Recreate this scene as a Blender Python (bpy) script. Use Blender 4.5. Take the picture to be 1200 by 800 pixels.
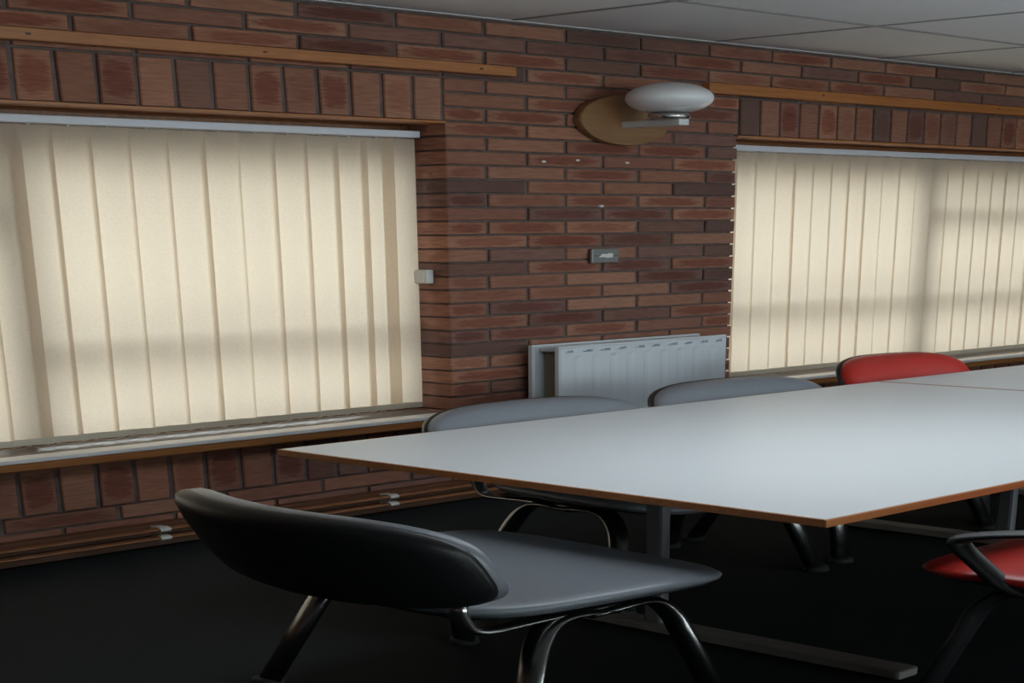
import bpy, bmesh, math, random
from mathutils import Vector, Matrix
random.seed(7)
for _o in list(bpy.data.objects):
    bpy.data.objects.remove(_o)
SC = bpy.context.scene
COL = SC.collection
# All sizes below are written in metres of plan and metres of height; the place is built HX
# units per plan metre and VZ units per metre of height.
HX, VZ = 2.0, 0.6690140845
def W(p):
    return Vector((p[0]*HX, p[1]*HX, p[2]*VZ))

# ------------------------------------------------------------------ camera
cam_d = bpy.data.cameras.new('camera')
cam = bpy.data.objects.new('camera', cam_d)
COL.objects.link(cam)
cam_d.sensor_fit = 'HORIZONTAL'
cam_d.sensor_width = 36.0
FOC, PPX, PPY = 2004.1083, 634.6757, 1101.0568
cam_d.lens = FOC/1200*36
cam_d.shift_x = (600-PPX)/1200
cam_d.shift_y = (PPY-400)/1200
cam_d.clip_start = 0.02
RT = Vector((0.69853629, -0.71554778, -0.00619931))
DN = Vector((-0.27945402, -0.26481434, -0.92291864))
FW = Vector((0.65875071, 0.64642458, -0.38494513))
CAM = W((0, -2.64085, 1.545))
cam.matrix_world = Matrix(((RT.x, -DN.x, -FW.x, CAM.x), (RT.y, -DN.y, -FW.y, CAM.y), (RT.z, -DN.z, -FW.z, CAM.z), (0, 0, 0, 1)))
SC.camera = cam

def project(p):
    d = W(p)-CAM
    z = d.dot(FW)
    if z < 0.1:
        return (-9999, -9999)
    return (FOC*d.dot(RT)/z+PPX, FOC*d.dot(DN)/z+PPY)

# ------------------------------------------------------------------ world: overcast sky
wd = bpy.data.worlds.new('sky')
SC.world = wd
wd.use_nodes = True
nt = wd.node_tree
nt.nodes.clear()
wo = nt.nodes.new('ShaderNodeOutputWorld')
wb = nt.nodes.new('ShaderNodeBackground')
tc = nt.nodes.new('ShaderNodeTexCoord')
sx = nt.nodes.new('ShaderNodeSeparateXYZ')
cr = nt.nodes.new('ShaderNodeValToRGB')
cr.color_ramp.elements[0].position = 0.47
cr.color_ramp.elements[0].color = (0.50, 0.47, 0.41, 1)
cr.color_ramp.elements[1].position = 0.53
cr.color_ramp.elements[1].color = (0.97, 0.985, 1.0, 1)
mr = nt.nodes.new('ShaderNodeMath'); mr.operation = 'MULTIPLY_ADD'
mr.inputs[1].default_value = 0.5; mr.inputs[2].default_value = 0.5
nt.links.new(tc.outputs['Generated'], sx.inputs[0])
nt.links.new(sx.outputs['Z'], mr.inputs[0])
nt.links.new(mr.outputs[0], cr.inputs[0])
nt.links.new(cr.outputs[0], wb.inputs[0])
wb.inputs[1].default_value = 5.3
nt.links.new(wb.outputs[0], wo.inputs[0])

# ------------------------------------------------------------------ daylight through the windows behind the camera
def window_light(name, x, z, w, h, power):
    l = bpy.data.lights.new(name, 'AREA')
    l.shape = 'RECTANGLE'
    l.size = w*HX
    l.size_y = h*VZ
    l.energy = power
    l.color = (0.84, 0.94, 1.0)
    o = bpy.data.objects.new(name, l)
    COL.objects.link(o)
    o.location = W((x, -5.35, z))
    o.rotation_euler = (math.radians(90), 0, 0)
    return o
window_light('daylight_front', 0.4, 1.55, 2.1, 1.3, 85)
window_light('daylight_front', 2.9, 1.55, 2.1, 1.3, 155)
window_light('daylight_front', 5.6, 1.55, 2.1, 1.3, 45)

SC.view_settings.view_transform = 'Standard'
SC.view_settings.look = 'None'
SC.view_settings.gamma = 1.0
SC.view_settings.use_curve_mapping = False
SC.view_settings.exposure = 0.0
SC.cycles.max_bounces = 10
SC.cycles.diffuse_bounces = 6
SC.cycles.transparent_max_bounces = 16
SC.cycles.caustics_reflective = False
SC.cycles.use_denoising = True

# ------------------------------------------------------------------ materials
def new_mat(name):
    m = bpy.data.materials.new(name)
    m.use_nodes = True
    return m, m.node_tree, m.node_tree.nodes['Principled BSDF']

def plain(name, col, rough=0.5, metal=0.0, noise=0.0, scale=20.0, bump=0.0, stretch=(1, 1, 1), spec=0.5):
    m, t, b = new_mat(name)
    b.inputs['Roughness'].default_value = rough
    b.inputs['Metallic'].default_value = metal
    b.inputs['Specular IOR Level'].default_value = spec
    b.inputs['Base Color'].default_value = (*col, 1)
    if noise or bump:
        c = t.nodes.new('ShaderNodeTexCoord')
        mp = t.nodes.new('ShaderNodeMapping')
        mp.inputs['Scale'].default_value = stretch
        n = t.nodes.new('ShaderNodeTexNoise')
        n.inputs['Scale'].default_value = scale
        n.inputs['Detail'].default_value = 4
        t.links.new(c.outputs['Object'], mp.inputs[0])
        t.links.new(mp.outputs[0], n.inputs['Vector'])
        if noise:
            r = t.nodes.new('ShaderNodeValToRGB')
            r.color_ramp.elements[0].position = 0.3
            r.color_ramp.elements[1].position = 0.7
            r.color_ramp.elements[0].color = (*[v*(1-noise) for v in col], 1)
            r.color_ramp.elements[1].color = (*[min(1, v*(1+noise)) for v in col], 1)
            t.links.new(n.outputs['Fac'], r.inputs[0])
            t.links.new(r.outputs[0], b.inputs['Base Color'])
        if bump:
            bp = t.nodes.new('ShaderNodeBump')
            bp.inputs['Strength'].default_value = bump
            bp.inputs['Distance'].default_value = 0.004
            t.links.new(n.outputs['Fac'], bp.inputs['Height'])
            t.links.new(bp.outputs[0], b.inputs['Normal'])
    return m

def wood(name, dark, light, rough=0.35, axis=0, scale=5.0):
    m, t, b = new_mat(name)
    b.inputs['Roughness'].default_value = rough
    c = t.nodes.new('ShaderNodeTexCoord')
    mp = t.nodes.new('ShaderNodeMapping')
    s = [9.0, 9.0, 22.0]
    s[axis] = 0.7
    mp.inputs['Scale'].default_value = s
    n = t.nodes.new('ShaderNodeTexNoise')
    n.inputs['Scale'].default_value = scale
    n.inputs['Detail'].default_value = 5
    n.inputs['Distortion'].default_value = 0.6
    r = t.nodes.new('ShaderNodeValToRGB')
    r.color_ramp.elements[0].position = 0.32
    r.color_ramp.elements[1].position = 0.68
    r.color_ramp.elements[0].color = (*dark, 1)
    r.color_ramp.elements[1].color = (*light, 1)
    t.links.new(c.outputs['Object'], mp.inputs[0])
    t.links.new(mp.outputs[0], n.inputs['Vector'])
    t.links.new(n.outputs['Fac'], r.inputs[0])
    t.links.new(r.outputs[0], b.inputs['Base Color'])
    return m

def brick_material(name, island):
    """Wire-cut brick: each its own tone, some with a burnt darker centre and a paler rim, fine drag marks."""
    m, t, b = new_mat(name)
    b.inputs['Roughness'].default_value = 0.85
    b.inputs['Specular IOR Level'].default_value = 0.25
    N, L = t.nodes, t.links
    if island:
        g = N.new('ShaderNodeNewGeometry')
        rnd = g.outputs['Random Per Island']
    else:
        g = N.new('ShaderNodeObjectInfo')
        rnd = g.outputs['Random']
    tc = N.new('ShaderNodeTexCoord')
    tone = N.new('ShaderNodeValToRGB')
    e = tone.color_ramp.elements
    e[0].position = 0.0; e[0].color = (0.150, 0.074, 0.056, 1)
    e[1].position = 1.0; e[1].color = (0.315, 0.145, 0.092, 1)
    for pos, col in ((0.14, (0.180, 0.095, 0.078)), (0.26, (0.235, 0.105, 0.070)), (0.45, (0.275, 0.130, 0.085)), (0.62, (0.205, 0.090, 0.063)), (0.8, (0.290, 0.146, 0.098))):
        k = e.new(pos); k.color = (*col, 1)
    L.new(rnd, tone.inputs[0])
    # drag marks
    mp = N.new('ShaderNodeMapping'); mp.inputs['Scale'].default_value = (5, 5, 60)
    no = N.new('ShaderNodeTexNoise'); no.inputs['Scale'].default_value = 2.2; no.inputs['Detail'].default_value = 6
    ad = N.new('ShaderNodeVectorMath'); ad.operation = 'ADD'
    cb = N.new('ShaderNodeCombineXYZ')
    mu = N.new('ShaderNodeMath'); mu.operation = 'MULTIPLY'; mu.inputs[1].default_value = 57.0
    L.new(rnd, mu.inputs[0]); L.new(mu.outputs[0], cb.inputs[0]); L.new(mu.outputs[0], cb.inputs[2])
    L.new(tc.outputs['Object'], mp.inputs[0]); L.new(mp.outputs[0], ad.inputs[0]); L.new(cb.outputs[0], ad.inputs[1])
    L.new(ad.outputs[0], no.inputs['Vector'])
    var = N.new('ShaderNodeMapRange'); var.inputs[1].default_value = 0.25; var.inputs[2].default_value = 0.75
    var.inputs[3].default_value = 0.95; var.inputs[4].default_value = 1.60
    L.new(no.outputs['Fac'], var.inputs[0])
    mul = N.new('ShaderNodeMixRGB'); mul.blend_type = 'MULTIPLY'; mul.inputs[0].default_value = 1
    L.new(tone.outputs[0], mul.inputs[1]); L.new(var.outputs[0], mul.inputs[2])
    col = mul.outputs[0]
    if not island:
        # burnt patch: distance from the brick's centre, warped by noise, shifted per brick
        sp = N.new('ShaderNodeSeparateXYZ'); L.new(tc.outputs['Generated'], sp.inputs[0])
        n2 = N.new('ShaderNodeTexNoise'); n2.inputs['Scale'].default_value = 3.5; n2.inputs['Detail'].default_value = 3
        L.new(ad.outputs[0], n2.inputs['Vector'])
        def absd(out, k):
            a = N.new('ShaderNodeMath'); a.operation = 'SUBTRACT'; a.inputs[1].default_value = 0.5; L.new(out, a.inputs[0])
            c = N.new('ShaderNodeMath'); c.operation = 'ABSOLUTE'; L.new(a.outputs[0], c.inputs[0])
            d = N.new('ShaderNodeMath'); d.operation = 'POWER'; d.inputs[1].default_value = 3.0
            s = N.new('ShaderNodeMath'); s.operation = 'MULTIPLY'; s.inputs[1].default_value = k
            L.new(c.outputs[0], s.inputs[0]); L.new(s.outputs[0], d.inputs[0])
            return d.outputs[0]
        su = N.new('ShaderNodeMath'); su.operation = 'ADD'
        L.new(absd(sp.outputs[0], 2.1), su.inputs[0]); L.new(absd(sp.outputs[2], 2.35), su.inputs[1])
        s2 = N.new('ShaderNodeMath'); s2.operation = 'MULTIPLY_ADD'; s2.inputs[1].default_value = 2.2; s2.inputs[2].default_value = -1.1
        L.new(n2.outputs['Fac'], s2.inputs[0])
        s3 = N.new('ShaderNodeMath'); s3.operation = 'ADD'; L.new(su.outputs[0], s3.inputs[0]); L.new(s2.outputs[0], s3.inputs[1])
        ss = N.new('ShaderNodeMapRange'); ss.interpolation_type = 'SMOOTHSTEP'
        ss.inputs[1].default_value = 0.25; ss.inputs[2].default_value = 0.95; ss.inputs[3].default_value = 1.0; ss.inputs[4].default_value = 0.0
        L.new(s3.outputs[0], ss.inputs[0])
        # per brick strength
        w1 = N.new('ShaderNodeTexWhiteNoise'); w1.noise_dimensions = '1D'; L.new(rnd, w1.inputs['W'])
        st = N.new('ShaderNodeMapRange'); st.inputs[1].default_value = 0.35; st.inputs[2].default_value = 0.75; st.inputs[3].default_value = 0.0; st.inputs[4].default_value = 0.9
        L.new(w1.outputs['Value'], st.inputs[0])
        pm = N.new('ShaderNodeMath'); pm.operation = 'MULTIPLY'; L.new(ss.outputs[0], pm.inputs[0]); L.new(st.outputs[0], pm.inputs[1])
        burnt = N.new('ShaderNodeMixRGB'); burnt.blend_type = 'MULTIPLY'
        burnt.inputs[2].default_value = (0.66, 0.46, 0.46, 1)
        L.new(pm.outputs[0], burnt.inputs[0]); L.new(col, burnt.inputs[1])
        col = burnt.outputs[0]
        # a few blue-black flashed bricks
        fl = N.new('ShaderNodeMapRange'); fl.inputs[1].default_value = 0.90; fl.inputs[2].default_value = 0.93; fl.inputs[3].default_value = 0; fl.inputs[4].default_value = 0.75
        w2 = N.new('ShaderNodeTexWhiteNoise'); w2.noise_dimensions = '1D'
        a2 = N.new('ShaderNodeMath'); a2.operation = 'ADD'; a2.inputs[1].default_value = 3.7; L.new(rnd, a2.inputs[0]); L.new(a2.outputs[0], w2.inputs['W'])
        L.new(w2.outputs['Value'], fl.inputs[0])
        f2 = N.new('ShaderNodeMixRGB'); f2.blend_type = 'MIX'; f2.inputs[2].default_value = (0.105, 0.068, 0.062, 1)
        L.new(fl.outputs[0], f2.inputs[0]); L.new(col, f2.inputs[1])
        col = f2.outputs[0]
    L.new(col, b.inputs['Base Color'])
    bp = N.new('ShaderNodeBump'); bp.inputs['Strength'].default_value = 0.35; bp.inputs['Distance'].default_value = 0.006
    L.new(no.outputs['Fac'], bp.inputs['Height']); L.new(bp.outputs[0], b.inputs['Normal'])
    return m

def glass_pane(name):
    m = bpy.data.materials.new(name); m.use_nodes = True
    t = m.node_tree; t.nodes.clear()
    o = t.nodes.new('ShaderNodeOutputMaterial')
    tr = t.nodes.new('ShaderNodeBsdfTransparent'); tr.inputs[0].default_value = (0.93, 0.96, 0.95, 1)
    gl = t.nodes.new('ShaderNodeBsdfGlossy'); gl.inputs['Roughness'].default_value = 0.02
    fr = t.nodes.new('ShaderNodeFresnel'); fr.inputs[0].default_value = 1.35
    mx = t.nodes.new('ShaderNodeMixShader')
    t.links.new(fr.outputs[0], mx.inputs[0]); t.links.new(tr.outputs[0], mx.inputs[1]); t.links.new(gl.outputs[0], mx.inputs[2])
    t.links.new(mx.outputs[0], o.inputs[0])
    return m

def blind_fabric(name):
    m = bpy.data.materials.new(name); m.use_nodes = True
    t = m.node_tree; t.nodes.clear()
    N, L = t.nodes, t.links
    o = N.new('ShaderNodeOutputMaterial')
    d = N.new('ShaderNodeBsdfDiffuse'); tl = N.new('ShaderNodeBsdfTranslucent')
    mx = N.new('ShaderNodeMixShader'); mx.inputs[0].default_value = 0.5
    c = N.new('ShaderNodeTexCoord')
    mp = N.new('ShaderNodeMapping'); mp.inputs['Scale'].default_value = (30, 30, 110)
    n = N.new('ShaderNodeTexNoise'); n.inputs['Scale'].default_value = 4; n.inputs['Detail'].default_value = 3
    L.new(c.outputs['Object'], mp.inputs[0]); L.new(mp.outputs[0], n.inputs['Vector'])
    for bs, a, z in ((d, (0.70, 0.585, 0.47), (0.78, 0.665, 0.54)), (tl, (0.82, 0.70, 0.555), (0.90, 0.785, 0.64))):
        r = N.new('ShaderNodeValToRGB')
        r.color_ramp.elements[0].position = 0.3; r.color_ramp.elements[1].position = 0.7
        r.color_ramp.elements[0].color = (*a, 1); r.color_ramp.elements[1].color = (*z, 1)
        L.new(n.outputs['Fac'], r.inputs[0]); L.new(r.outputs[0], bs.inputs[0])
    L.new(d.outputs[0], mx.inputs[1]); L.new(tl.outputs[0], mx.inputs[2]); L.new(mx.outputs[0], o.inputs[0])
    return m

M = {}
def lit(name, col, k):
    m = bpy.data.materials.new(name); m.use_nodes = True
    m.node_tree.nodes.clear()
    e = m.node_tree.nodes.new('ShaderNodeEmission'); o = m.node_tree.nodes.new('ShaderNodeOutputMaterial')
    e.inputs[0].default_value = (*col, 1); e.inputs[1].default_value = k
    m.node_tree.links.new(e.outputs[0], o.inputs[0])
    return m
FILL_GLOW = 2.9                                # brightness of the unseen ceiling panels added to light the table
M['fill_glow'] = lit('added_fill_glow', (0.85, 0.95, 1.0), FILL_GLOW)
M['brick'] = brick_material('red_brick', False)
M['brick_field'] = brick_material('red_brick_field', True)
M['mortar'] = plain('dark_mortar', (0.155, 0.115, 0.103), 0.95, noise=0.25, scale=25, bump=0.4)
M['carpet'] = plain('charcoal_carpet', (0.017, 0.020, 0.0215), 0.95, noise=0.35, scale=260, bump=0.6, spec=0.1)
M['tile'] = plain('white_ceiling_tile', (0.76, 0.76, 0.77), 0.9, noise=0.03, scale=60, bump=0.12)
M['tbar'] = plain('grey_ceiling_bar', (0.30, 0.30, 0.31), 0.6)
M['angle'] = plain('white_angle', (0.72, 0.72, 0.73), 0.5)
M['batten'] = wood('orange_varnished_batten', (0.37, 0.125, 0.030), (0.48, 0.185, 0.055), 0.38)
M['sill'] = wood('varnished_sill_nosing', (0.33, 0.125, 0.038), (0.45, 0.19, 0.065), 0.3)
M['silltop'] = plain('pale_sill_laminate', (0.22, 0.185, 0.155), 0.35, noise=0.06, scale=8)
M['sill_sheen'] = plain('painted_sill_sheen', (0.93, 0.91, 0.90), 0.35)  # highlight on the varnished sill front, put into the colour
M['skirt'] = wood('dark_skirting_wood', (0.10, 0.034, 0.012), (0.15, 0.055, 0.020), 0.45)
M['pipe'] = plain('brown_painted_pipe', (0.26, 0.105, 0.045), 0.22, noise=0.15, scale=10)
M['clip'] = plain('white_pipe_clip', (0.72, 0.70, 0.66), 0.4)
M['frame'] = wood('brown_window_frame', (0.16, 0.075, 0.035), (0.24, 0.12, 0.06), 0.4, axis=2)
M['glass'] = glass_pane('window_glass')
M['fabric'] = blind_fabric('cream_blind_fabric')
M['headrail'] = plain('white_headrail', (0.74, 0.79, 0.88), 0.35)
M['weight'] = plain('cream_blind_weight', (0.62, 0.56, 0.45), 0.45)
M['chain'] = plain('white_bead_chain', (0.48, 0.44, 0.39), 0.4)
M['laminate'] = plain('pale_grey_laminate', (0.76, 0.79, 0.815), 0.38, noise=0.015, scale=150)
M['lipping'] = wood('brown_table_lipping', (0.40, 0.135, 0.036), (0.50, 0.185, 0.055), 0.4)
M['tableleg'] = plain('grey_table_steel', (0.125, 0.125, 0.135), 0.42, noise=0.08, scale=12)
M['tablefoot'] = plain('taupe_table_foot', (0.165, 0.15, 0.135), 0.5, noise=0.1, scale=10)
M['greyvinyl'] = plain('grey_vinyl', (0.205, 0.222, 0.25), 0.38, noise=0.04, scale=90, bump=0.06)
M['redvinyl'] = plain('red_vinyl', (0.52, 0.026, 0.018), 0.33, noise=0.05, scale=90, bump=0.06)
M['black'] = plain('black_plastic', (0.012, 0.012, 0.013), 0.45, noise=0.1, scale=120, bump=0.08)
M['chrome'] = plain('chrome_tube', (0.55, 0.54, 0.52), 0.22, metal=1.0)
M['legchrome'] = plain('dull_dark_chrome', (0.24, 0.24, 0.24), 0.27, metal=1.0)
M['blacktube'] = plain('black_tube', (0.02, 0.02, 0.021), 0.35)
M['rubber'] = plain('black_rubber', (0.01, 0.01, 0.01), 0.8)
M['plywood'] = wood('brown_plywood', (0.24, 0.115, 0.045), (0.32, 0.165, 0.07), 0.55, axis=0, scale=2.0)
M['opal'] = plain('opal_globe_glass', (0.93, 0.93, 0.95), 0.28)
M['lamparm'] = plain('pale_painted_arm', (0.74, 0.74, 0.74), 0.4)
M['radiator'] = plain('white_radiator_enamel', (0.70, 0.745, 0.79), 0.35)
M['fin'] = plain('tarnished_convector_fin', (0.28, 0.23, 0.16), 0.6)
M['steel'] = plain('brushed_grey_plate', (0.23, 0.23, 0.225), 0.45, metal=0.35)
M['white'] = plain('white_plastic', (0.74, 0.74, 0.72), 0.4)
M['filler'] = plain('white_filler', (0.78, 0.76, 0.74), 0.9)
M['ground'] = plain('outside_paving', (0.42, 0.40, 0.37), 0.9, noise=0.1, scale=3)
M['paint'] = plain('cream_wall_paint', (0.66, 0.63, 0.57), 0.8, noise=0.03, scale=6)
M['plain_brick'] = plain('brick_red_wall', (0.22, 0.10, 0.07), 0.9, noise=0.2, scale=8)

# ------------------------------------------------------------------ mesh helpers
def link_mesh(name, me, mat, parent=None, loc=(0, 0, 0), rz=0.0):
    if mat is not None and not me.materials:
        me.materials.append(mat)
    o = bpy.data.objects.new(name, me)
    COL.objects.link(o)
    o.location = W(loc)
    o.rotation_euler = (0, 0, rz)
    if parent is not None:
        o.parent = parent
    return o

def to_mesh(name, bm, smooth=False):
    """bm is in metres; the mesh takes the scale of the place."""
    for v in bm.verts:
        v.co = W(v.co)
    bmesh.ops.recalc_face_normals(bm, faces=bm.faces)
    me = bpy.data.meshes.new(name)
    bm.to_mesh(me)
    bm.free()
    if smooth:
        for p in me.polygons:
            p.use_smooth = True
    return me

def obj(name, bm, mat, parent=None, loc=(0, 0, 0), rz=0.0, smooth=False):
    return link_mesh(name, to_mesh(name, bm, smooth), mat, parent, loc, rz)

def box(bm, x0, x1, y0, y1, z0, z1, bev=0.0, seg=1):
    vs = [bm.verts.new((x, y, z)) for x in (x0, x1) for y in (y0, y1) for z in (z0, z1)]
    idx = ((0, 1, 3, 2), (4, 6, 7, 5), (0, 4, 5, 1), (2, 3, 7, 6), (0, 2, 6, 4), (1, 5, 7, 3))
    fs = [bm.faces.new([vs[i] for i in f]) for f in idx]
    if bev:
        es = list({e for f in fs for e in f.edges})
        bmesh.ops.bevel(bm, geom=es, offset=bev, segments=seg, affect='EDGES', profile=0.5)
    return bm

def boxes(*bs, bev=0.0, seg=1):
    bm = bmesh.new()
    for b in bs:
        box(bm, *b, bev=bev, seg=seg)
    return bm

def fillet(pts, r, n=6):
    pts = [Vector(p) for p in pts]
    out = [pts[0]]
    for a, b, c in zip(pts, pts[1:], pts[2:]):
        d1, d2 = (a-b), (c-b)
        k = min(r, d1.length*0.48, d2.length*0.48)
        p0, p2 = b+d1.normalized()*k, b+d2.normalized()*k
        for i in range(n+1):
            t = i/n
            out.append(p0*(1-t)**2+b*2*t*(1-t)+p2*t*t)
    out.append(pts[-1])
    return out

def tube(bm, pts, ra, rb=None, up=(0, 1, 0), n=14, cap=True):
    """Sweep an oval section along a path: ra across 'up', rb along 'up'."""
    rb = ra if rb is None else rb
    up = Vector(up)
    rings = []
    for i, p in enumerate(pts):
        a = pts[max(0, i-1)]; c = pts[min(len(pts)-1, i+1)]
        t = (Vector(c)-Vector(a)).normalized()
        u = (up-t*up.dot(t))
        if u.length < 1e-4:
            u = Vector((1, 0, 0))-t*t.x
        u.normalize()
        s = t.cross(u).normalized()
        rings.append([bm.verts.new(Vector(p)+s*(ra*math.cos(2*math.pi*k/n))+u*(rb*math.sin(2*math.pi*k/n))) for k in range(n)])
    for r0, r1 in zip(rings, rings[1:]):
        for k in range(n):
            bm.faces.new((r0[k], r0[(k+1) % n], r1[(k+1) % n], r1[k]))
    if cap:
        bm.faces.new(rings[0][::-1]); bm.faces.new(rings[-1])
    return bm

def lathe(bm, prof, n=40, axis='z', c=(0, 0, 0)):
    rings = []
    for r, h in prof:
        ring = []
        for k in range(n):
            a = 2*math.pi*k/n
            if axis == 'z':
                p = (c[0]+r*math.cos(a), c[1]+r*math.sin(a), c[2]+h)
            else:
                p = (c[0]+r*math.cos(a), c[1]+h, c[2]+r*math.sin(a))
            ring.append(bm.verts.new(p))
        rings.append(ring)
    for r0, r1 in zip(rings, rings[1:]):
        for k in range(n):
            bm.faces.new((r0[k], r0[(k+1) % n], r1[(k+1) % n], r1[k]))
    bm.faces.new(rings[0][::-1]); bm.faces.new(rings[-1])
    return bm

def pad(bm, hu, hv, prof, place, taper=0.0, power=3.2, n=56):
    """Rounded pad: rings of a superellipse outline (u, v), each (shrink, h); place(u, v, h) -> point."""
    rings = []
    for sh, h in prof:
        ring = []
        for k in range(n):
            a = 2*math.pi*k/n
            ca, sa = math.cos(a), math.sin(a)
            u = math.copysign(abs(ca)**(2/power), ca)*(hu-sh)
            v = math.copysign(abs(sa)**(2/power), sa)*(hv-sh)
            v *= 1+taper*u/hu
            ring.append(bm.verts.new(place(u, v, h)))
        rings.append(ring)
    for r0, r1 in zip(rings, rings[1:]):
        for k in range(n):
            bm.faces.new((r0[k], r0[(k+1) % n], r1[(k+1) % n], r1[k]))
    def fill(sh0, h, flip):
        # inner rings then a small centre cap so the crown shades smoothly
        prev = rings[0] if flip else rings[-1]
        for f in (0.72, 0.45, 0.2, 0.04):
            ring = []
            for k in range(n):
                a = 2*math.pi*k/n
                ca, sa = math.cos(a), math.sin(a)
                pw = 2+(power-2)*f
                u = math.copysign(abs(ca)**(2/pw), ca)*(hu-sh0)*f
                v = math.copysign(abs(sa)**(2/pw), sa)*(hv-sh0)*f*(1+taper*u/hu)
                ring.append(bm.verts.new(place(u, v, h)))
            for k in range(n):
                q = (prev[k], prev[(k+1) % n], ring[(k+1) % n], ring[k])
                bm.faces.new(q[::-1] if flip else q)
            prev = ring
        bm.faces.new(prev[::-1] if flip else prev)
    fill(prof[0][0], prof[0][1], True)
    fill(prof[-1][0], prof[-1][1], False)
    return bm

def thing(name, label, cat, loc=(0, 0, 0), rz=0.0, group=None):
    o = bpy.data.objects.new(name, None)
    COL.objects.link(o)
    o.empty_display_size = 0.1
    o.location = W(loc)
    o.rotation_euler = (0, 0, rz)
    tag(o, label, cat, group)
    return o

def tag(o, label, cat, group=None):
    o['label'] = label
    o['category'] = cat
    if group:
        o['group'] = group
    return o

def struct(o, label=None):
    o['kind'] = 'structure'
    if label:
        o['label'] = label
    return o

def dup(root, loc, rz, label, group=None):
    r = root.copy(); COL.objects.link(r)
    r.location = W(loc); r.rotation_euler = (0, 0, rz)
    r['label'] = label
    if group:
        r['group'] = group
    for ch in list(root.children):
        c = ch.copy(); COL.objects.link(c); c.parent = r
        for g in list(ch.children):
            d = g.copy(); COL.objects.link(d); d.parent = c
    return r

# ------------------------------------------------------------------ the room
XL, XR, YF, CEIL = -2.2, 7.4, -5.2, 2.635
JAMB1, JAMB2 = 2.445, 3.335              # the pier between the two windows
W1 = (0.645, JAMB1)                       # window openings along the wall
W2 = (JAMB2, 5.135)
ZS, ZH = 0.45, 2.10                       # opening bottom and head
MO = 0.006                                # how far the mortar sits behind the brick faces

floor = struct(obj('floor', boxes((XL-.3, XR+.3, YF-.3, 0.3, -0.05, 0.0)), M['carpet']), 'charcoal grey carpet over the whole room')

wb_ = boxes((XL, W1[0]-MO, MO, .30, 0, CEIL+.1), (W1[1]+MO, W2[0]-MO, MO, .30, 0, CEIL+.1), (W2[1]+MO, XR, MO, .30, 0, CEIL+.1),
            (W1[0]-MO, W1[1]+MO, MO, .30, 0, ZS), (W1[0]-MO, W1[1]+MO, MO, .30, ZH+.002, CEIL+.1),
            (W2[0]-MO, W2[1]+MO, MO, .30, 0, ZS), (W2[0]-MO, W2[1]+MO, MO, .30, ZH+.002, CEIL+.1))
wall = struct(obj('wall_back', wb_, M['mortar']), 'red brown brick wall between the two blinds with dark recessed mortar')
struct(obj('wall_left', boxes((XL-.2, XL, YF, .3, 0, CEIL+.1)), M['paint']))
struct(obj('wall_right', boxes((XR, XR+.2, YF, .3, 0, CEIL+.1)), M['plain_brick']))
FW0, FW1, FW2 = (-.65, 1.45), (1.85, 3.95), (4.55, 6.65)
struct(obj('wall_front', boxes((XL, FW0[0], YF-.25, YF, 0, CEIL+.1), (FW0[1], FW1[0], YF-.25, YF, 0, CEIL+.1), (FW0[0], FW0[1], YF-.25, YF, 0, .9), (FW0[0], FW0[1], YF-.25, YF, 2.2, CEIL+.1), (FW1[1], FW2[0], YF-.25, YF, 0, CEIL+.1), (FW2[1], XR, YF-.25, YF, 0, CEIL+.1),
            (FW1[0], FW1[1], YF-.25, YF, 0, .9), (FW1[0], FW1[1], YF-.25, YF, 2.2, CEIL+.1), (FW2[0], FW2[1], YF-.25, YF, 0, .9), (FW2[0], FW2[1], YF-.25, YF, 2.2, CEIL+.1)), M['paint']))

# ---- bricks
def brick_bm(w, d, h, sd, front=True):
    """Box w x d x h, origin at the middle of its front face; worn arrises, slightly uneven corners."""
    r = random.Random(sd)
    bm = bmesh.new()
    c = 0.0022
    jit = lambda: (r.random()-.5)*0.0022
    rows = []
    pts = [(-w/2, -h/2), (w/2, -h/2), (w/2, h/2), (-w/2, h/2)]
    pts = [(x+jit(), z+jit()) for x, z in pts]
    back = [bm.verts.new((x, d, z)) for x, z in pts]
    rim = [bm.verts.new((x, c*1.2, z)) for x, z in pts]
    fr = [bm.verts.new((x-math.copysign(c, x), (r.random()-.5)*0.0012, z-math.copysign(c, z))) for x, z in pts]
    for a, b in ((back, rim), (rim, fr)):
        for k in range(4):
            bm.faces.new((a[k], a[(k+1) % 4], b[(k+1) % 4], b[k]))
    bm.faces.new(fr); bm.faces.new(back[::-1])
    return bm

B_KINDS = {}
def brick_mesh(kind, v):
    key = (kind, v)
    if key not in B_KINDS:
        w, d, h = {'stretcher': (.215, .016, .065), 'half': (.1025, .016, .065), 'soldier': (.065, .016, .215),
                   'quoin': (.215, .1025, .065), 'quoin_half': (.1025, .215, .065)}[kind]
        me = to_mesh('brick_'+kind, brick_bm(w, d, h, len(kind)*31+v*13))
        me.materials.append(M['brick'])
        B_KINDS[key] = me
    return B_KINDS[key]

spare = bmesh.new()                       # bricks the photograph does not show, one joined part
nb = 0
def lay(kind, x, z):
    """One brick, centre x, centre z on the wall face."""
    global nb
    w, h = {'stretcher': (.215, .065), 'half': (.1025, .065), 'soldier': (.065, .215), 'quoin': (.215, .065), 'quoin_half': (.1025, .065)}[kind]
    vis = False
    for dx in (-w/2, 0, w/2):
        for dz in (-h/2, h/2):
            px, py = project((x+dx, 0, z+dz))
            if -4 < px < 1204 and -4 < py < 804:
                vis = True
    y = (random.random()-.5)*0.003
    if vis and z > .13:
        o = bpy.data.objects.new('brick', brick_mesh(kind, random.randrange(5)))
        COL.objects.link(o)
        o.location = W((x, y, z))
        o.parent = wall
        nb += 1
    else:
        d = {'quoin': .1025, 'quoin_half': .215}.get(kind, .016)
        box(spare, x-w/2, x+w/2, y, d, z-h/2, z+h/2)

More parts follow.
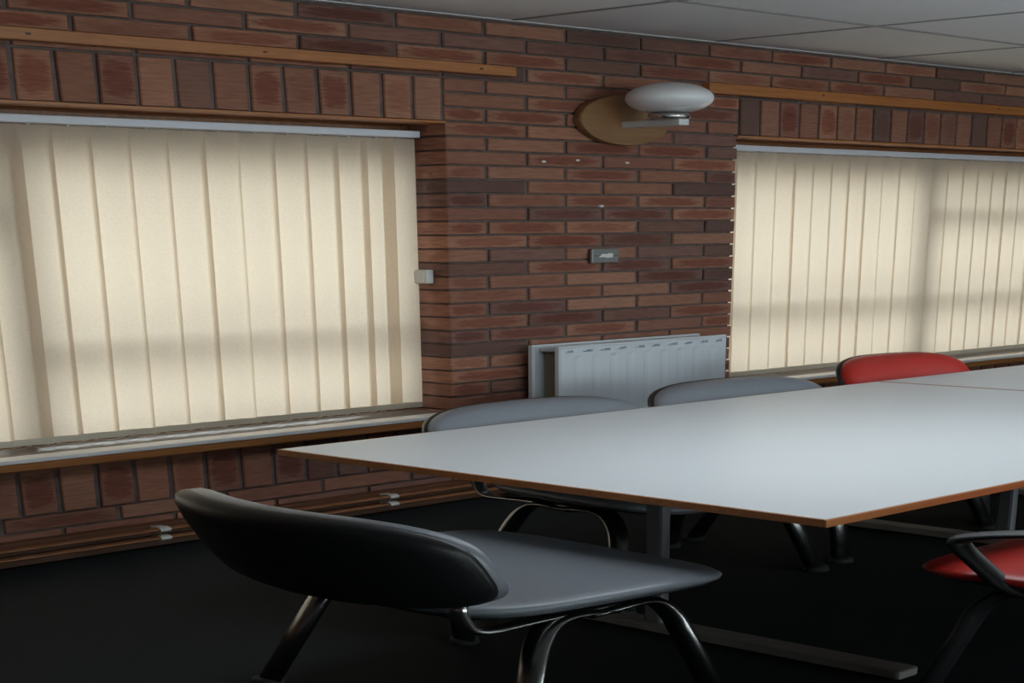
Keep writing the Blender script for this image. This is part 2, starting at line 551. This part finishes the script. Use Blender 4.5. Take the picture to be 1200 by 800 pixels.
def inside(x, z):
    for a, b in (W1, W2):
        if a-.001 < x < b+.001 and ZS-.24 < z < ZH+.24:
            return True
    return False

row = 0
z = 2.625
zt = ZH + .075*7
rows = []
k = -7
while True:
    top = ZH-.075*k
    if top < .02:
        break
    rows.append((k, top-.005-.0325))
    k += 1
for k, zc in rows:
    full = (k % 2 == 0)
    x = JAMB1-.225*20 if full else JAMB1-.225*20-.1125
    top = ZH-.075*k
    band = (top <= 2.326 and top > .226)    # rows interrupted by the openings and the soldier courses
    if not band:
        while x < XR-.2:
            if x > XL:
                lay('stretcher', x+.1075, zc)
            x += .225
    else:
        def run(a, b, fstart, ql, qr):
            """Fill from a to b beginning with a stretcher or a header."""
            x = a
            first = True
            while x < b-.05:
                w = .215
                if first and not fstart:
                    w = .1025
                if x+w > b+.002:
                    w = .1025
                q = (first and ql) or (x+w+.02 > b and qr)
                kind = 'stretcher' if w > .2 else 'half'
                if q:
                    kind = 'quoin' if w > .2 else 'quoin_half'
                lay(kind, x+w/2, zc)
                x += w+.01
                first = False
        op = top <= ZH+.001 and top > ZS+.001
        run(JAMB1, JAMB2, full, op, op)
        run(W1[0]-2.25, W1[0], not full, False, op)
        run(W2[1], W2[1]+2.02, full, op, False)
for a, b in (W1, W2):
    for zc in (ZH+.1075+.003, ZS-.1125):
        n = int(round((b-a)/.075))
        for i in range(n):
            lay('soldier', (b-.0425-.075*i) if a == W1[0] else (a+.0425+.075*i), zc)
# second bricks of the jambs, behind the stretcher quoins
for xj, sg in ((W1[1], 1), (W2[0], -1), (W1[0], -1), (W2[1], 1)):
    for k in range(0, 22, 2):
        zc = ZH-.075*k-.0375
        x0, x1 = (xj, xj+.02) if sg > 0 else (xj-.02, xj)
        box(spare, x0, x1, .1125, .215, zc-.0325, zc+.0325)
sp = obj('brickwork', spare, M['brick_field'], wall)
sp['kind'] = 'stuff'

for (px_, pz_) in ((2.712, 1.905), (2.812, 1.918), (2.965, 1.912), (2.886, 1.66)):
    bm = bmesh.new()
    lathe(bm, [(.0005, -.0016), (.006, -.0014), (.0085, .002), (.008, .006)], n=10, axis='y')
    obj('filler_spot', bm, M['filler'], wall, (px_, 0, pz_))

# ---- ceiling: slab, bars, tiles, wall angle
ceil = struct(obj('ceiling', boxes((XL-.2, XR+.2, YF-.25, .3, CEIL+.10, CEIL+.16)), M['tile']), 'suspended ceiling of pale grey square tiles in thin grey bars')
X0, PX, Y0, PY = 2.614, 0.617, -0.425, 0.61
xs = [X0+PX*i for i in range(-8, 8) if XL < X0+PX*i < XR]
ys = [Y0-PY*i for i in range(0, 9) if Y0-PY*i > YF]
for x in xs:
    obj('ceiling_bar', boxes((-.006, .006, YF, MO-.001, -.001, .02)), M['tbar'], ceil, (x, 0, CEIL))
for y in ys:
    obj('ceiling_bar', boxes((XL, XR, -.006, .006, -.0012, .0195)), M['tbar'], ceil, (0, y, CEIL))
FILL_CELLS = [(round(X0+PX*i, 3), round(Y0-PY, 3)) for i in (-2, -1, 1, 3)]  # ceiling cells out of view that get an added fill light
ex, ey = [XL]+xs+[XR], [MO]+ys+[YF]
for x0, x1 in zip(ex, ex[1:]):
    for y0, y1 in zip(ey, ey[1:]):
        w, d = x1-x0-.010, y0-y1-.010
        if (round(x0, 3), round(y0, 3)) in FILL_CELLS:
            lp = obj('added_fill_panel', boxes((-w/2, w/2, -d/2, -d/2+.02, .0, .03), (-w/2, w/2, d/2-.02, d/2, .0, .03), (-w/2, -w/2+.02, -d/2+.02, d/2-.02, .0, .03), (w/2-.02, w/2, -d/2+.02, d/2-.02, .0, .03)), M['angle'], ceil, ((x0+x1)/2, (y0+y1)/2, CEIL+.001))
            obj('fill_emitter', boxes((-w/2+.02, w/2-.02, -d/2+.02, d/2-.02, .006, .010)), M['fill_glow'], lp)
            continue
        obj('ceiling_tile', boxes((-w/2, w/2, -d/2, d/2, .002, .016), bev=.002), M['tile'], ceil, ((x0+x1)/2, (y0+y1)/2, CEIL+.001))
tr = struct(obj('trim_1', boxes((XL, XR, -.018, .0, -.004, .001)), M['angle'], None, (0, 0, CEIL)), 'thin white ceiling edge angle along the brick wall')

# ---- skirting
struct(obj('baseboard_back', boxes((XL, XR, -.018, .005, 0, .119), bev=.004, seg=2), M['skirt']), 'dark brown wooden skirting under the brick wall')

# ---- timber battens on the wall
b1 = struct(obj('trim_2', boxes((W1[0]-.3, 2.615, -.024, .002, 2.345, 2.397), bev=.003, seg=2), M['batten']), 'orange varnished batten above the left blind')
b2 = struct(obj('trim_3', boxes((3.205, W2[1]+.2, -.024, .002, 2.335, 2.397), bev=.003, seg=2), M['batten']), 'orange varnished batten above the right blind')
for o, xs_ in ((b1, (1.0, 1.56, 2.01, 2.52)), (b2, (3.62, 4.4))):
    for x in xs_:
        bm = bmesh.new()
        lathe(bm, [(.004, -.0006), (.0055, -.0002), (.0055, .001)], n=12, axis='y')
        obj('screw_head', bm, M['skirt'], o, (x, -.024, 2.372))

# ---- windows: frame, mullion, transoms, panes, soffit lining
def window(n, a, b, mull, ztr):
    yw0, yw1 = .125, .185
    fr = obj('window_%d' % n, boxes((a, a+.02, yw0, yw1, ZS+.05, ZH-.012), (b-.02, b, yw0, yw1, ZS+.05, ZH-.012), (a+.02, b-.02, yw0, yw1, ZS+.05, ZS+.11), (a+.02, b-.02, yw0, yw1, ZH-.19, ZH-.012), bev=.004), M['frame'])
    struct(fr, 'brown framed window behind the %s blind' % ('left' if n == 1 else 'right'))
    ms = sorted(mull)
    for x in ms:
        obj('mullion', boxes((x-.022, x+.022, yw0, yw1, ZS+.11, ZH-.19), bev=.004), M['frame'], fr)
    ed = [a+.02]+ms+[b-.02]
    for i, (x0, x1) in enumerate(zip(ed, ed[1:])):
        x0 += .022 if i else 0
        x1 -= .022 if i < len(ed)-2 else 0
        zs = ztr[i]
        lev = [ZS+.11]+zs+[ZH-.19]
        for zt in zs:
            obj('transom', boxes((x0, x1, yw0, yw1, zt-.024, zt+.024), bev=.004), M['frame'], fr)
        for j, (z0, z1) in enumerate(zip(lev, lev[1:])):
            obj('pane', boxes((x0-.004, x1+.004, .155, .159, z0+(.020 if j else -.004), z1-(.020 if j < len(lev)-2 else -.004))), M['glass'], fr)
    lin = struct(obj('trim_%d' % (3+n), boxes((a, b, -.004, .15, ZH-.013, ZH), bev=.002), M['batten']), 'orange varnished head lining over the %s blind' % ('left' if n == 1 else 'right'))
    sl = struct(obj('trim_%d' % (5+n), boxes((a-.045, b+.035, -.042, .0, .456, .508), bev=.010, seg=3), M['sill']), 'varnished wooden sill nosing under the %s blind' % ('left' if n == 1 else 'right'))
    obj('sill_top', boxes((a, b, .0, .15, ZS, .512), bev=.002), M['silltop'], sl)
    e = obj('sill_sheen_strip', boxes((a-.045, b+.035, -.0445, .0005, .497, .5225), bev=.006, seg=3), M['sill_sheen'], sl)  # white strip laid on the nosing as its painted sheen
    e['label'] = 'white strip painting the sheen on the sill edge'
window(1, W1[0], W1[1], [1.563], [[1.66], [1.02]])
window(2, W2[0], W2[1], [4.27], [[1.02], [1.02, 1.66]])
for n, (a, b) in ((3, FW0), (4, FW1), (5, FW2)):
    mid = (a+b)/2
    fr = struct(obj('window_%d' % n, boxes((a, a+.05, YF-.14, YF-.08, .9, 2.2), (b-.05, b, YF-.14, YF-.08, .9, 2.2), (a+.05, b-.05, YF-.14, YF-.08, .9, .95), (a+.05, b-.05, YF-.14, YF-.08, 2.15, 2.2), (mid-.03, mid+.03, YF-.14, YF-.08, .95, 2.15)), M['frame']))
    obj('pane', boxes((a+.05, mid-.03, YF-.112, YF-.108, .95, 2.15)), M['glass'], fr)
    obj('pane', boxes((mid+.03, b-.05, YF-.112, YF-.108, .95, 2.15)), M['glass'], fr)
struct(obj('ground', boxes((-12, 20, .32, 22, -.5, -.45)), M['ground']), 'pale paving outside')

# ---- vertical blinds
def slat_bm(w, h, lean):
    bm = bmesh.new()
    n = 6
    fr, bk = [], []
    for j in range(2):
        zz = -h if j else 0
        r0, r1 = [], []
        for i in range(n+1):
            u = (i/n-.5)*w
            y = .0035*(1-(2*i/n-1)**2)
            r0.append(bm.verts.new((u, y-.0003, zz)))
            r1.append(bm.verts.new((u, y+.0003, zz)))
        fr.append(r0); bk.append(r1)
    for i in range(n):
        bm.faces.new((fr[0][i], fr[0][i+1], fr[1][i+1], fr[1][i]))
    for r in bk:
        for v in r:
            bm.verts.remove(v)
    return bm

def blind(name_label, a, b, edges, pitch, zt, zb):
    yb = .080
    t = thing('vertical_blind', name_label, 'blind', ((a+b)/2, yb, zt+.01))
    L = lambda x, y, z: (x-(a+b)/2, y-yb, z-zt-.01)
    xr = b-.012
    obj('headrail', boxes((a+.008, xr, -.022, .022, .0, .036), bev=.003, seg=2), M['headrail'], t, L(0, yb, zt))
    hw = .04075
    mesh = to_mesh('slat', slat_bm(.0815, zt-zb-.012, 0), True)
    wm = to_mesh('weight', boxes((-.040, .040, -.0012, .0032, -.035, -.004), bev=.0006))
    for i, xe in enumerate(edges):
        xc = xe-hw+.004+random.uniform(-.0015, .0015)
        if xc-hw < a or xc+hw > b-.001:
            continue
        ry = math.radians(-6+random.uniform(-1.2, 1.2))
        s = link_mesh('slat', mesh, M['fabric'], t, L(xc, yb, zt-.004), ry)
        link_mesh('weight', wm, M['weight'], s, (0, 0, -(zt-zb-.012)+.034), 0)
        bm = bmesh.new()
        lathe(bm, [(.003, 0), (.003, .010)], n=8)
        obj('carrier', bm, M['white'], t, L(xc, yb, zt-.006))
    for dy in (-.0, .02):
        pts = []
        for i, xe in enumerate(edges):
            xc = xe-hw
            if xc-hw < a or xc+hw > b:
                continue
            pts.append((xc, dy))
        bm = bmesh.new()
        path = []
        for (x0, y0), (x1, y1) in zip(pts, pts[1:]):
            for q in range(5):
                u = q/5
                path.append(Vector(L(x0+(x1-x0)*u, yb+.012+dy-.012, zb+.004-.016*math.sin(math.pi*u))))
        tube(bm, path, .0015, n=6)
        obj('bead_chain', bm, M['chain'], t, smooth=True)
    return t
e1 = [2.431, 2.362]
x = 2.239
e1 = [2.430, 2.375, 2.308, 2.239, 2.165, 2.092, 2.013, 1.939, 1.862, 1.788, 1.714, 1.638, 1.582, 1.507]
while e1[-1] > W1[0]+.1:
    e1.append(e1[-1]-.075)
blind('cream vertical blind left of the wall lamp, ending at the small white box', W1[0], W1[1], sorted(e1), .075, 2.018, .528)
e2 = [3.426+.005]
while e2[-1] < W2[1]-.09:
    e2.append(e2[-1]+.0745+random.uniform(-.004, .004))
blind('cream vertical blind right of the radiator, behind the red chair back', W2[0], W2[1], e2, .0745, 2.018, .521)

# ---- white box on the jamb
t = thing('sensor_box', 'small white box fixed to the brick jamb beside the left blind', 'sensor', (JAMB1, .066, 1.275))
obj('housing', boxes((-.020, -.001, -.023, .023, -.038, .038), bev=.003, seg=2), M['white'], t)
obj('cover_plate', boxes((-.0225, -.0195, -.017, .017, -.031, .031), bev=.001), M['white'], t)

# ---- grey switch plate with a white mark
t = thing('switch_plate', 'grey metal switch plate with a small white sticker on the brick pier', 'switch', (2.887, -.002, 1.371))
obj('plate', boxes((-.043, .043, -.010, .0, -.043, .043), bev=.004, seg=2), M['steel'], t)
bm = bmesh.new()
out = [(-.022, -.009), (-.012, .012), (.004, .010), (.010, .016), (.022, .012), (.021, -.010), (.004, -.013), (-.006, -.008)]
f0 = [bm.verts.new((x, -.0112, z)) for x, z in out]; f1 = [bm.verts.new((x, -.0098, z)) for x, z in out]
bm.faces.new(f0); bm.faces.new(f1[::-1])
for i in range(len(out)):
    bm.faces.new((f0[i], f0[(i+1) % len(out)], f1[(i+1) % len(out)], f1[i]))
st = obj('sticker', bm, M['filler'], t); st['label'] = 'small torn white sticker'
for sx_ in (-.032, .032):
    bm = bmesh.new(); lathe(bm, [(.0025, -.0008), (.0032, .001)], n=10, axis='y')
    obj('screw', bm, M['chrome'], t, (sx_, -.010, 0))

# ---- wall lamp
t = thing('wall_lamp', 'wall lamp with an oval white globe on a round plywood disc', 'lamp', (2.935, -.002, 2.147))
bm = bmesh.new()
lathe(bm, [(.136, .0), (.1395, -.003), (.140, -.018), (.1375, -.0225), (.06, -.0228)][::-1], n=72, axis='y')
obj('wooden_disc', bm, M['plywood'], t, smooth=False)
obj('arm', boxes((-.016, .016, -.178, -.020, -.044, -.008), bev=.003, seg=2), M['lamparm'], t)
bm = bmesh.new(); lathe(bm, [(.040, .0), (.044, .003), (.044, .026), (.041, .031), (.03, .034)], n=36)
obj('chrome_collar', bm, M['chrome'], t, (0, -.137, -.008), smooth=True)
bm = bmesh.new()
prof = []
for i in range(25):
    a = -math.pi/2+math.pi*i/24
    prof.append((max(.001, .0905*math.cos(a)), .086*math.sin(a)))
lathe(bm, prof, n=56)
obj('globe', bm, M['opal'], t, (0, -.137, .107), smooth=True)
bm = bmesh.new(); lathe(bm, [(.0028, -.0006), (.0042, .0), (.0042, .001)], n=12, axis='y')
obj('screw_head', bm, M['chrome'], t, (-.0, -.0235, -.10))

# ---- radiator
t = thing('radiator', 'white double panel radiator under the switch plate on the brick pier', 'radiator', (2.905, -.002, .28))
RW, RZ0, RZ1 = .270, .0, .592
def rad_panel(y_front, sgn):
    nx, rz = 120, [0.0, .006, .02, .04, .05, .52, .535, .5535, .5545, .5665, .5675, .58, .586, RZ1]
    bm = bmesh.new()
    p = 2*RW/10.0
    def depth(x, z):
        ph = ((x+RW)/p) % 1.0
        dd = abs(ph-.5)*2
        e = min(x+RW, RW-x)
        rib = 0.0
        if .04 < z < .53 and e > .02:
            rib = .0016*max(0, min(1, (dd-.55)/.25))
        if .554 < z < .567 and e > .02 and dd < .5:
            rib = .013
        lip = .0
        if z > .584 or z < .004 or e < .002:
            lip = .0035
        return rib+lip
    g = []
    for z in rz:
        g.append([bm.verts.new((-RW+2*RW*i/nx, y_front+sgn*depth(-RW+2*RW*i/nx, z), z)) for i in range(nx+1)])
    for j in range(len(rz)-1):
        for i in range(nx):
            bm.faces.new((g[j][i], g[j][i+1], g[j+1][i+1], g[j+1][i]))
    # rim back to the rear face
    yb = y_front+sgn*.014
    ring = g[0]+[r[-1] for r in g[1:]]+g[-1][::-1][1:]+[r[0] for r in g[::-1][1:-1]]
    rear = [bm.verts.new((v.co.x, yb, v.co.z)) for v in ring]
    for i in range(len(ring)):
        bm.faces.new((ring[i], ring[(i+1) % len(ring)], rear[(i+1) % len(ring)], rear[i]))
    bm.faces.new(rear[::-1])
    return bm
pf = obj('front_panel', rad_panel(-.116, 1), M['radiator'], t)
obj('back_panel', rad_panel(-.040, 1), M['radiator'], t)
bm = bmesh.new()
n = 40
for i in range(n):
    x0 = -RW+.03+(2*RW-.06)*i/n
    box(bm, x0, x0+.0016, -.098, -.044, .03, .545)
cv = obj('convector_fins', bm, M['fin'], t); cv['kind'] = 'stuff'; cv['label'] = 'dull brown convector fins'
obj('top_tube', boxes((-RW+.012, RW-.012, -.100, -.042, .556, .576), bev=.006, seg=2), M['radiator'], t)
obj('bottom_tube', boxes((-RW+.012, RW-.012, -.100, -.042, .012, .032), bev=.006, seg=2), M['radiator'], t)
for sx_ in (-.2, .2):
    obj('wall_bracket', boxes((sx_-.012, sx_+.012, -.030, 0, .08, .50), bev=.002), M['steel'], t)
for sg in (-1, 1):
    bm = bmesh.new()
    tube(bm, fillet([(sg*(RW-.03), -.071, .022), (sg*(RW+.02), -.071, .022), (sg*(RW+.02), -.071, -.18)], .02), .0075, n=10)
    obj('tail_pipe', bm, M['pipe'], t, smooth=True)
    bm = bmesh.new(); lathe(bm, [(.010, 0), (.013, .004), (.013, .03), (.010, .034)], n=14)
    obj('valve', bm, M['white'], t, (sg*(RW+.02), -.071, .004), smooth=True)

# ---- heating pipes along the skirting, with clips
for z, nm, r in ((.096, 'upper brown heating pipe running along the skirting', .0105), (.053, 'lower brown heating pipe running along the skirting', .0105)):
    bm = bmesh.new()
    tube(bm, [Vector((XL+.1, 0, 0)), Vector((2.0, 0, 0)), Vector((XR-.1, 0, 0))], r, up=(0, 0, 1), n=16)
    p = obj('heating_pipe', bm, M['pipe'], None, (0, -.040, z), smooth=True)
    tag(p, nm, 'pipe', 'heating pipes')
    for x in (1.18, 1.709, 2.238, 2.80, 3.3):
        bm = bmesh.new()
        tube(bm, [Vector((x-.011, 0, 0)), Vector((x+.011, 0, 0))], .0135, up=(0, 0, 1), n=16)
        box(bm, x-.011, x+.011, -.002, .021, -.008, .010)
        obj('pipe_clip', bm, M['clip'], p)

# ------------------------------------------------------------------ tables
def table(label, loc):
    t = thing('meeting_table', label, 'table', loc, 0, 'meeting tables')
    L2, W2_ = .7385, .4685
    T = .69
    obj('tabletop', boxes((-L2+.004, L2-.004, -W2_+.004, W2_-.004, T-.023, T), bev=.0008), M['laminate'], t)
    for nm, b in (('x', (-L2, L2, -W2_, -W2_+.0045, T-.025, T-.0006)), ('x', (-L2, L2, W2_-.0045, W2_, T-.025, T-.0006)),
                  ('y', (-L2, -L2+.0045, -W2_+.0045, W2_-.0045, T-.025, T-.0006)), ('y', (L2-.0045, L2, -W2_+.0045, W2_-.0045, T-.025, T-.0006))):
        e = obj('edge_lipping', boxes(b, bev=.0015, seg=2), M['lipping'], t); e['label'] = 'brown wooden edge'
    for sx_ in (-.462, .462):
        lg = obj('leg', boxes((sx_-.010, sx_+.010, -.016, .016, .035, T-.055), bev=.006, seg=2), M['tableleg'], t)
        obj('foot_bar', boxes((sx_-.022, sx_+.022, -.41, .41, .006, .040), bev=.006, seg=2), M['tablefoot'], lg)
        obj('top_bearer', boxes((sx_-.02, sx_+.02, -.36, .36, T-.06, T-.025), bev=.003), M['tableleg'], lg)
        for sy in (-.39, .39):
            bm = bmesh.new(); lathe(bm, [(.013, 0), (.013, .004), (.009, .008)], n=12)
            obj('glide', bm, M['rubber'], lg, (sx_, sy, 0))
    obj('side_rail', boxes((-.42, .42, -.018, .018, T-.062, T-.026), bev=.003), M['tableleg'], t)
    return t
table('grey topped meeting table with brown edges beside the grey chairs', (2.2525, -1.110, 0))
table('second grey topped meeting table, behind the first, beside the red chair back', (2.2525+1.482, -1.110, 0))

# ------------------------------------------------------------------ chairs
def seat_pt(u, v, h):
    zz = .462+h-.018*max(0, (u-.08)/.135)**2-.006*(1-(v/.22)**2)*max(0, 1-abs(u)/.2)+.006*(abs(v)/.22)**3
    if u < -.10:
        zz += .012*((-u-.10)/.11)**2
    return (u, v, zz)
def back_pt(zc, rec, x0, curl=1.25):
    def f(u, v, h):
        x = x0-u*math.tan(rec)+h+curl*v*v
        return (x, v, zc+u)
    return f

def chair(kind, label, loc, rz, arms=False, back_h=.148, group=None, x0=-.300, curl=1.25, back_w=.246):
    vin = M['greyvinyl'] if kind == 'grey' else M['redvinyl']
    t = thing('stacking_chair', label, 'chair', loc, rz, group)
    bm = bmesh.new()
    pad(bm, .212, .222, [(.030, -.044), (.010, -.040), (.002, -.030), (.0, -.018), (.006, -.007), (.020, -.0015), (.045, .001)], seat_pt, taper=.07, power=4.2)
    obj('seat', bm, vin, t, smooth=True)
    bm = bmesh.new()
    pad(bm, .205, .214, [(.05, -.062), (.02, -.058), (.003, -.046), (.0, -.040)], seat_pt, taper=.07, power=4.2)
    s = obj('seat_shell', bm, M['black'], t, smooth=True); s['label'] = 'black plastic seat shell'
    zc, rec = .469+back_h, math.radians(14)
    bm = bmesh.new()
    pad(bm, back_h, back_w, [(.03, .001), (.006, .002), (.001, .0065), (.001, .022), (.010, .033), (.025, .039), (.05, .042)], back_pt(zc, rec, x0, curl), taper=-.02, power=3.6)
    obj('backrest', bm, vin, t, smooth=True)
    bm = bmesh.new()
    pad(bm, back_h+.0005, back_w+.0008, [(.07, -.026), (.03, -.022), (.010, -.014), (.001, -.002), (.0, .0055), (.004, .007)], back_pt(zc, rec, x0, curl), taper=-.02, power=3.6)
    s = obj('back_shell', bm, M['black'], t, smooth=True); s['label'] = 'black plastic outer back'
    for sg in (-1, 1):
        y0, y1 = sg*.185, sg*.205
        # side tube: backrest upright, run under the seat
        bm = bmesh.new()
        up = fillet([(-.205, y0, .50), (-.203, y0, .44), (-.185, y0, .388), (-.06, y0, .398), (.07, y0, .400)], .05)
        tube(bm, up, .0085, .012, up=(0, 1, 0))
        f = obj('side_tube', bm, M['chrome'], t, smooth=True)
        bm = bmesh.new()
        path = fillet([(-.03, sg*.188, .385), (.075, y0, .398), (.105, sg*.192, .33), (.150, y1*1.12, .012)], .045)
        tube(bm, path, .0125, .019, up=(0, 1, 0))
        l = obj('leg', bm, M['legchrome'] if kind == 'grey' else M['blacktube'], t, smooth=True)
        bm = bmesh.new(); lathe(bm, [(.016, 0), (.021, .003), (.020, .022), (.014, .026)], n=16)
        obj('foot_cap', bm, M['rubber'], l, (.151, y1*1.125, 0), smooth=True)
        bm = bmesh.new()
        path = fillet([(.01, sg*.188, .385), (-.075, y0, .397), (-.105, sg*.192, .32), (-.165, y1*1.12, .012)], .045)
        tube(bm, path, .0125, .019, up=(0, 1, 0))
        l = obj('leg', bm, M['legchrome'] if kind == 'grey' else M['blacktube'], t, smooth=True)
        bm = bmesh.new(); lathe(bm, [(.016, 0), (.021, .003), (.020, .022), (.014, .026)], n=16)
        obj('foot_cap', bm, M['rubber'], l, (-.166, y1*1.125, 0), smooth=True)
        if arms:
            bm = bmesh.new()
            ya = sg*.24
            path = fillet([(-.27, ya, .585), (-.16, ya, .640), (.0, ya, .628), (.075, ya, .600), (.115, ya, .575), (.105, sg*.238, .54), (.055, sg*.215, .41), (-.03, sg*.190, .395)], .04, 8)
            tube(bm, path, .0125, .017, up=(0, 1, 0))
            a = obj('armrest', bm, M['black'], t, smooth=True)
            a['label'] = 'black plastic arm loop'
    for x in (-.05, .05):
        bm = bmesh.new()
        tube(bm, [Vector((x, -.188, .392)), Vector((x, .188, .392))], .008, up=(1, 0, 0), n=12)
        obj('cross_bar', bm, M['chrome'], t, smooth=True)
    return t
A = chair('grey', 'grey vinyl stacking chair with a black back at the near end of the table', (1.393, -1.195, 0), math.radians(-3), group='grey chairs')
B = chair('grey', 'grey vinyl chair tucked under the table in front of the left end of the radiator', (2.073, -.856, 0), math.radians(-91), group='grey chairs', back_h=.142, x0=-.286, curl=.7)
Cc = dup(B, (2.62, -.846, 0), math.radians(-90), 'grey vinyl chair at the table in front of the right end of the radiator', 'grey chairs')
Dd = chair('red', 'red vinyl chair back showing beyond the table in front of the right blind', (3.155, -.835, 0), math.radians(-98), back_h=.166, x0=-.28, curl=.7, back_w=.19, group='red chairs')
Ee = chair('red', 'red vinyl chair with black arms at the open side of the table', (1.945, -1.735, 0), math.radians(90), arms=True, group='red chairs')
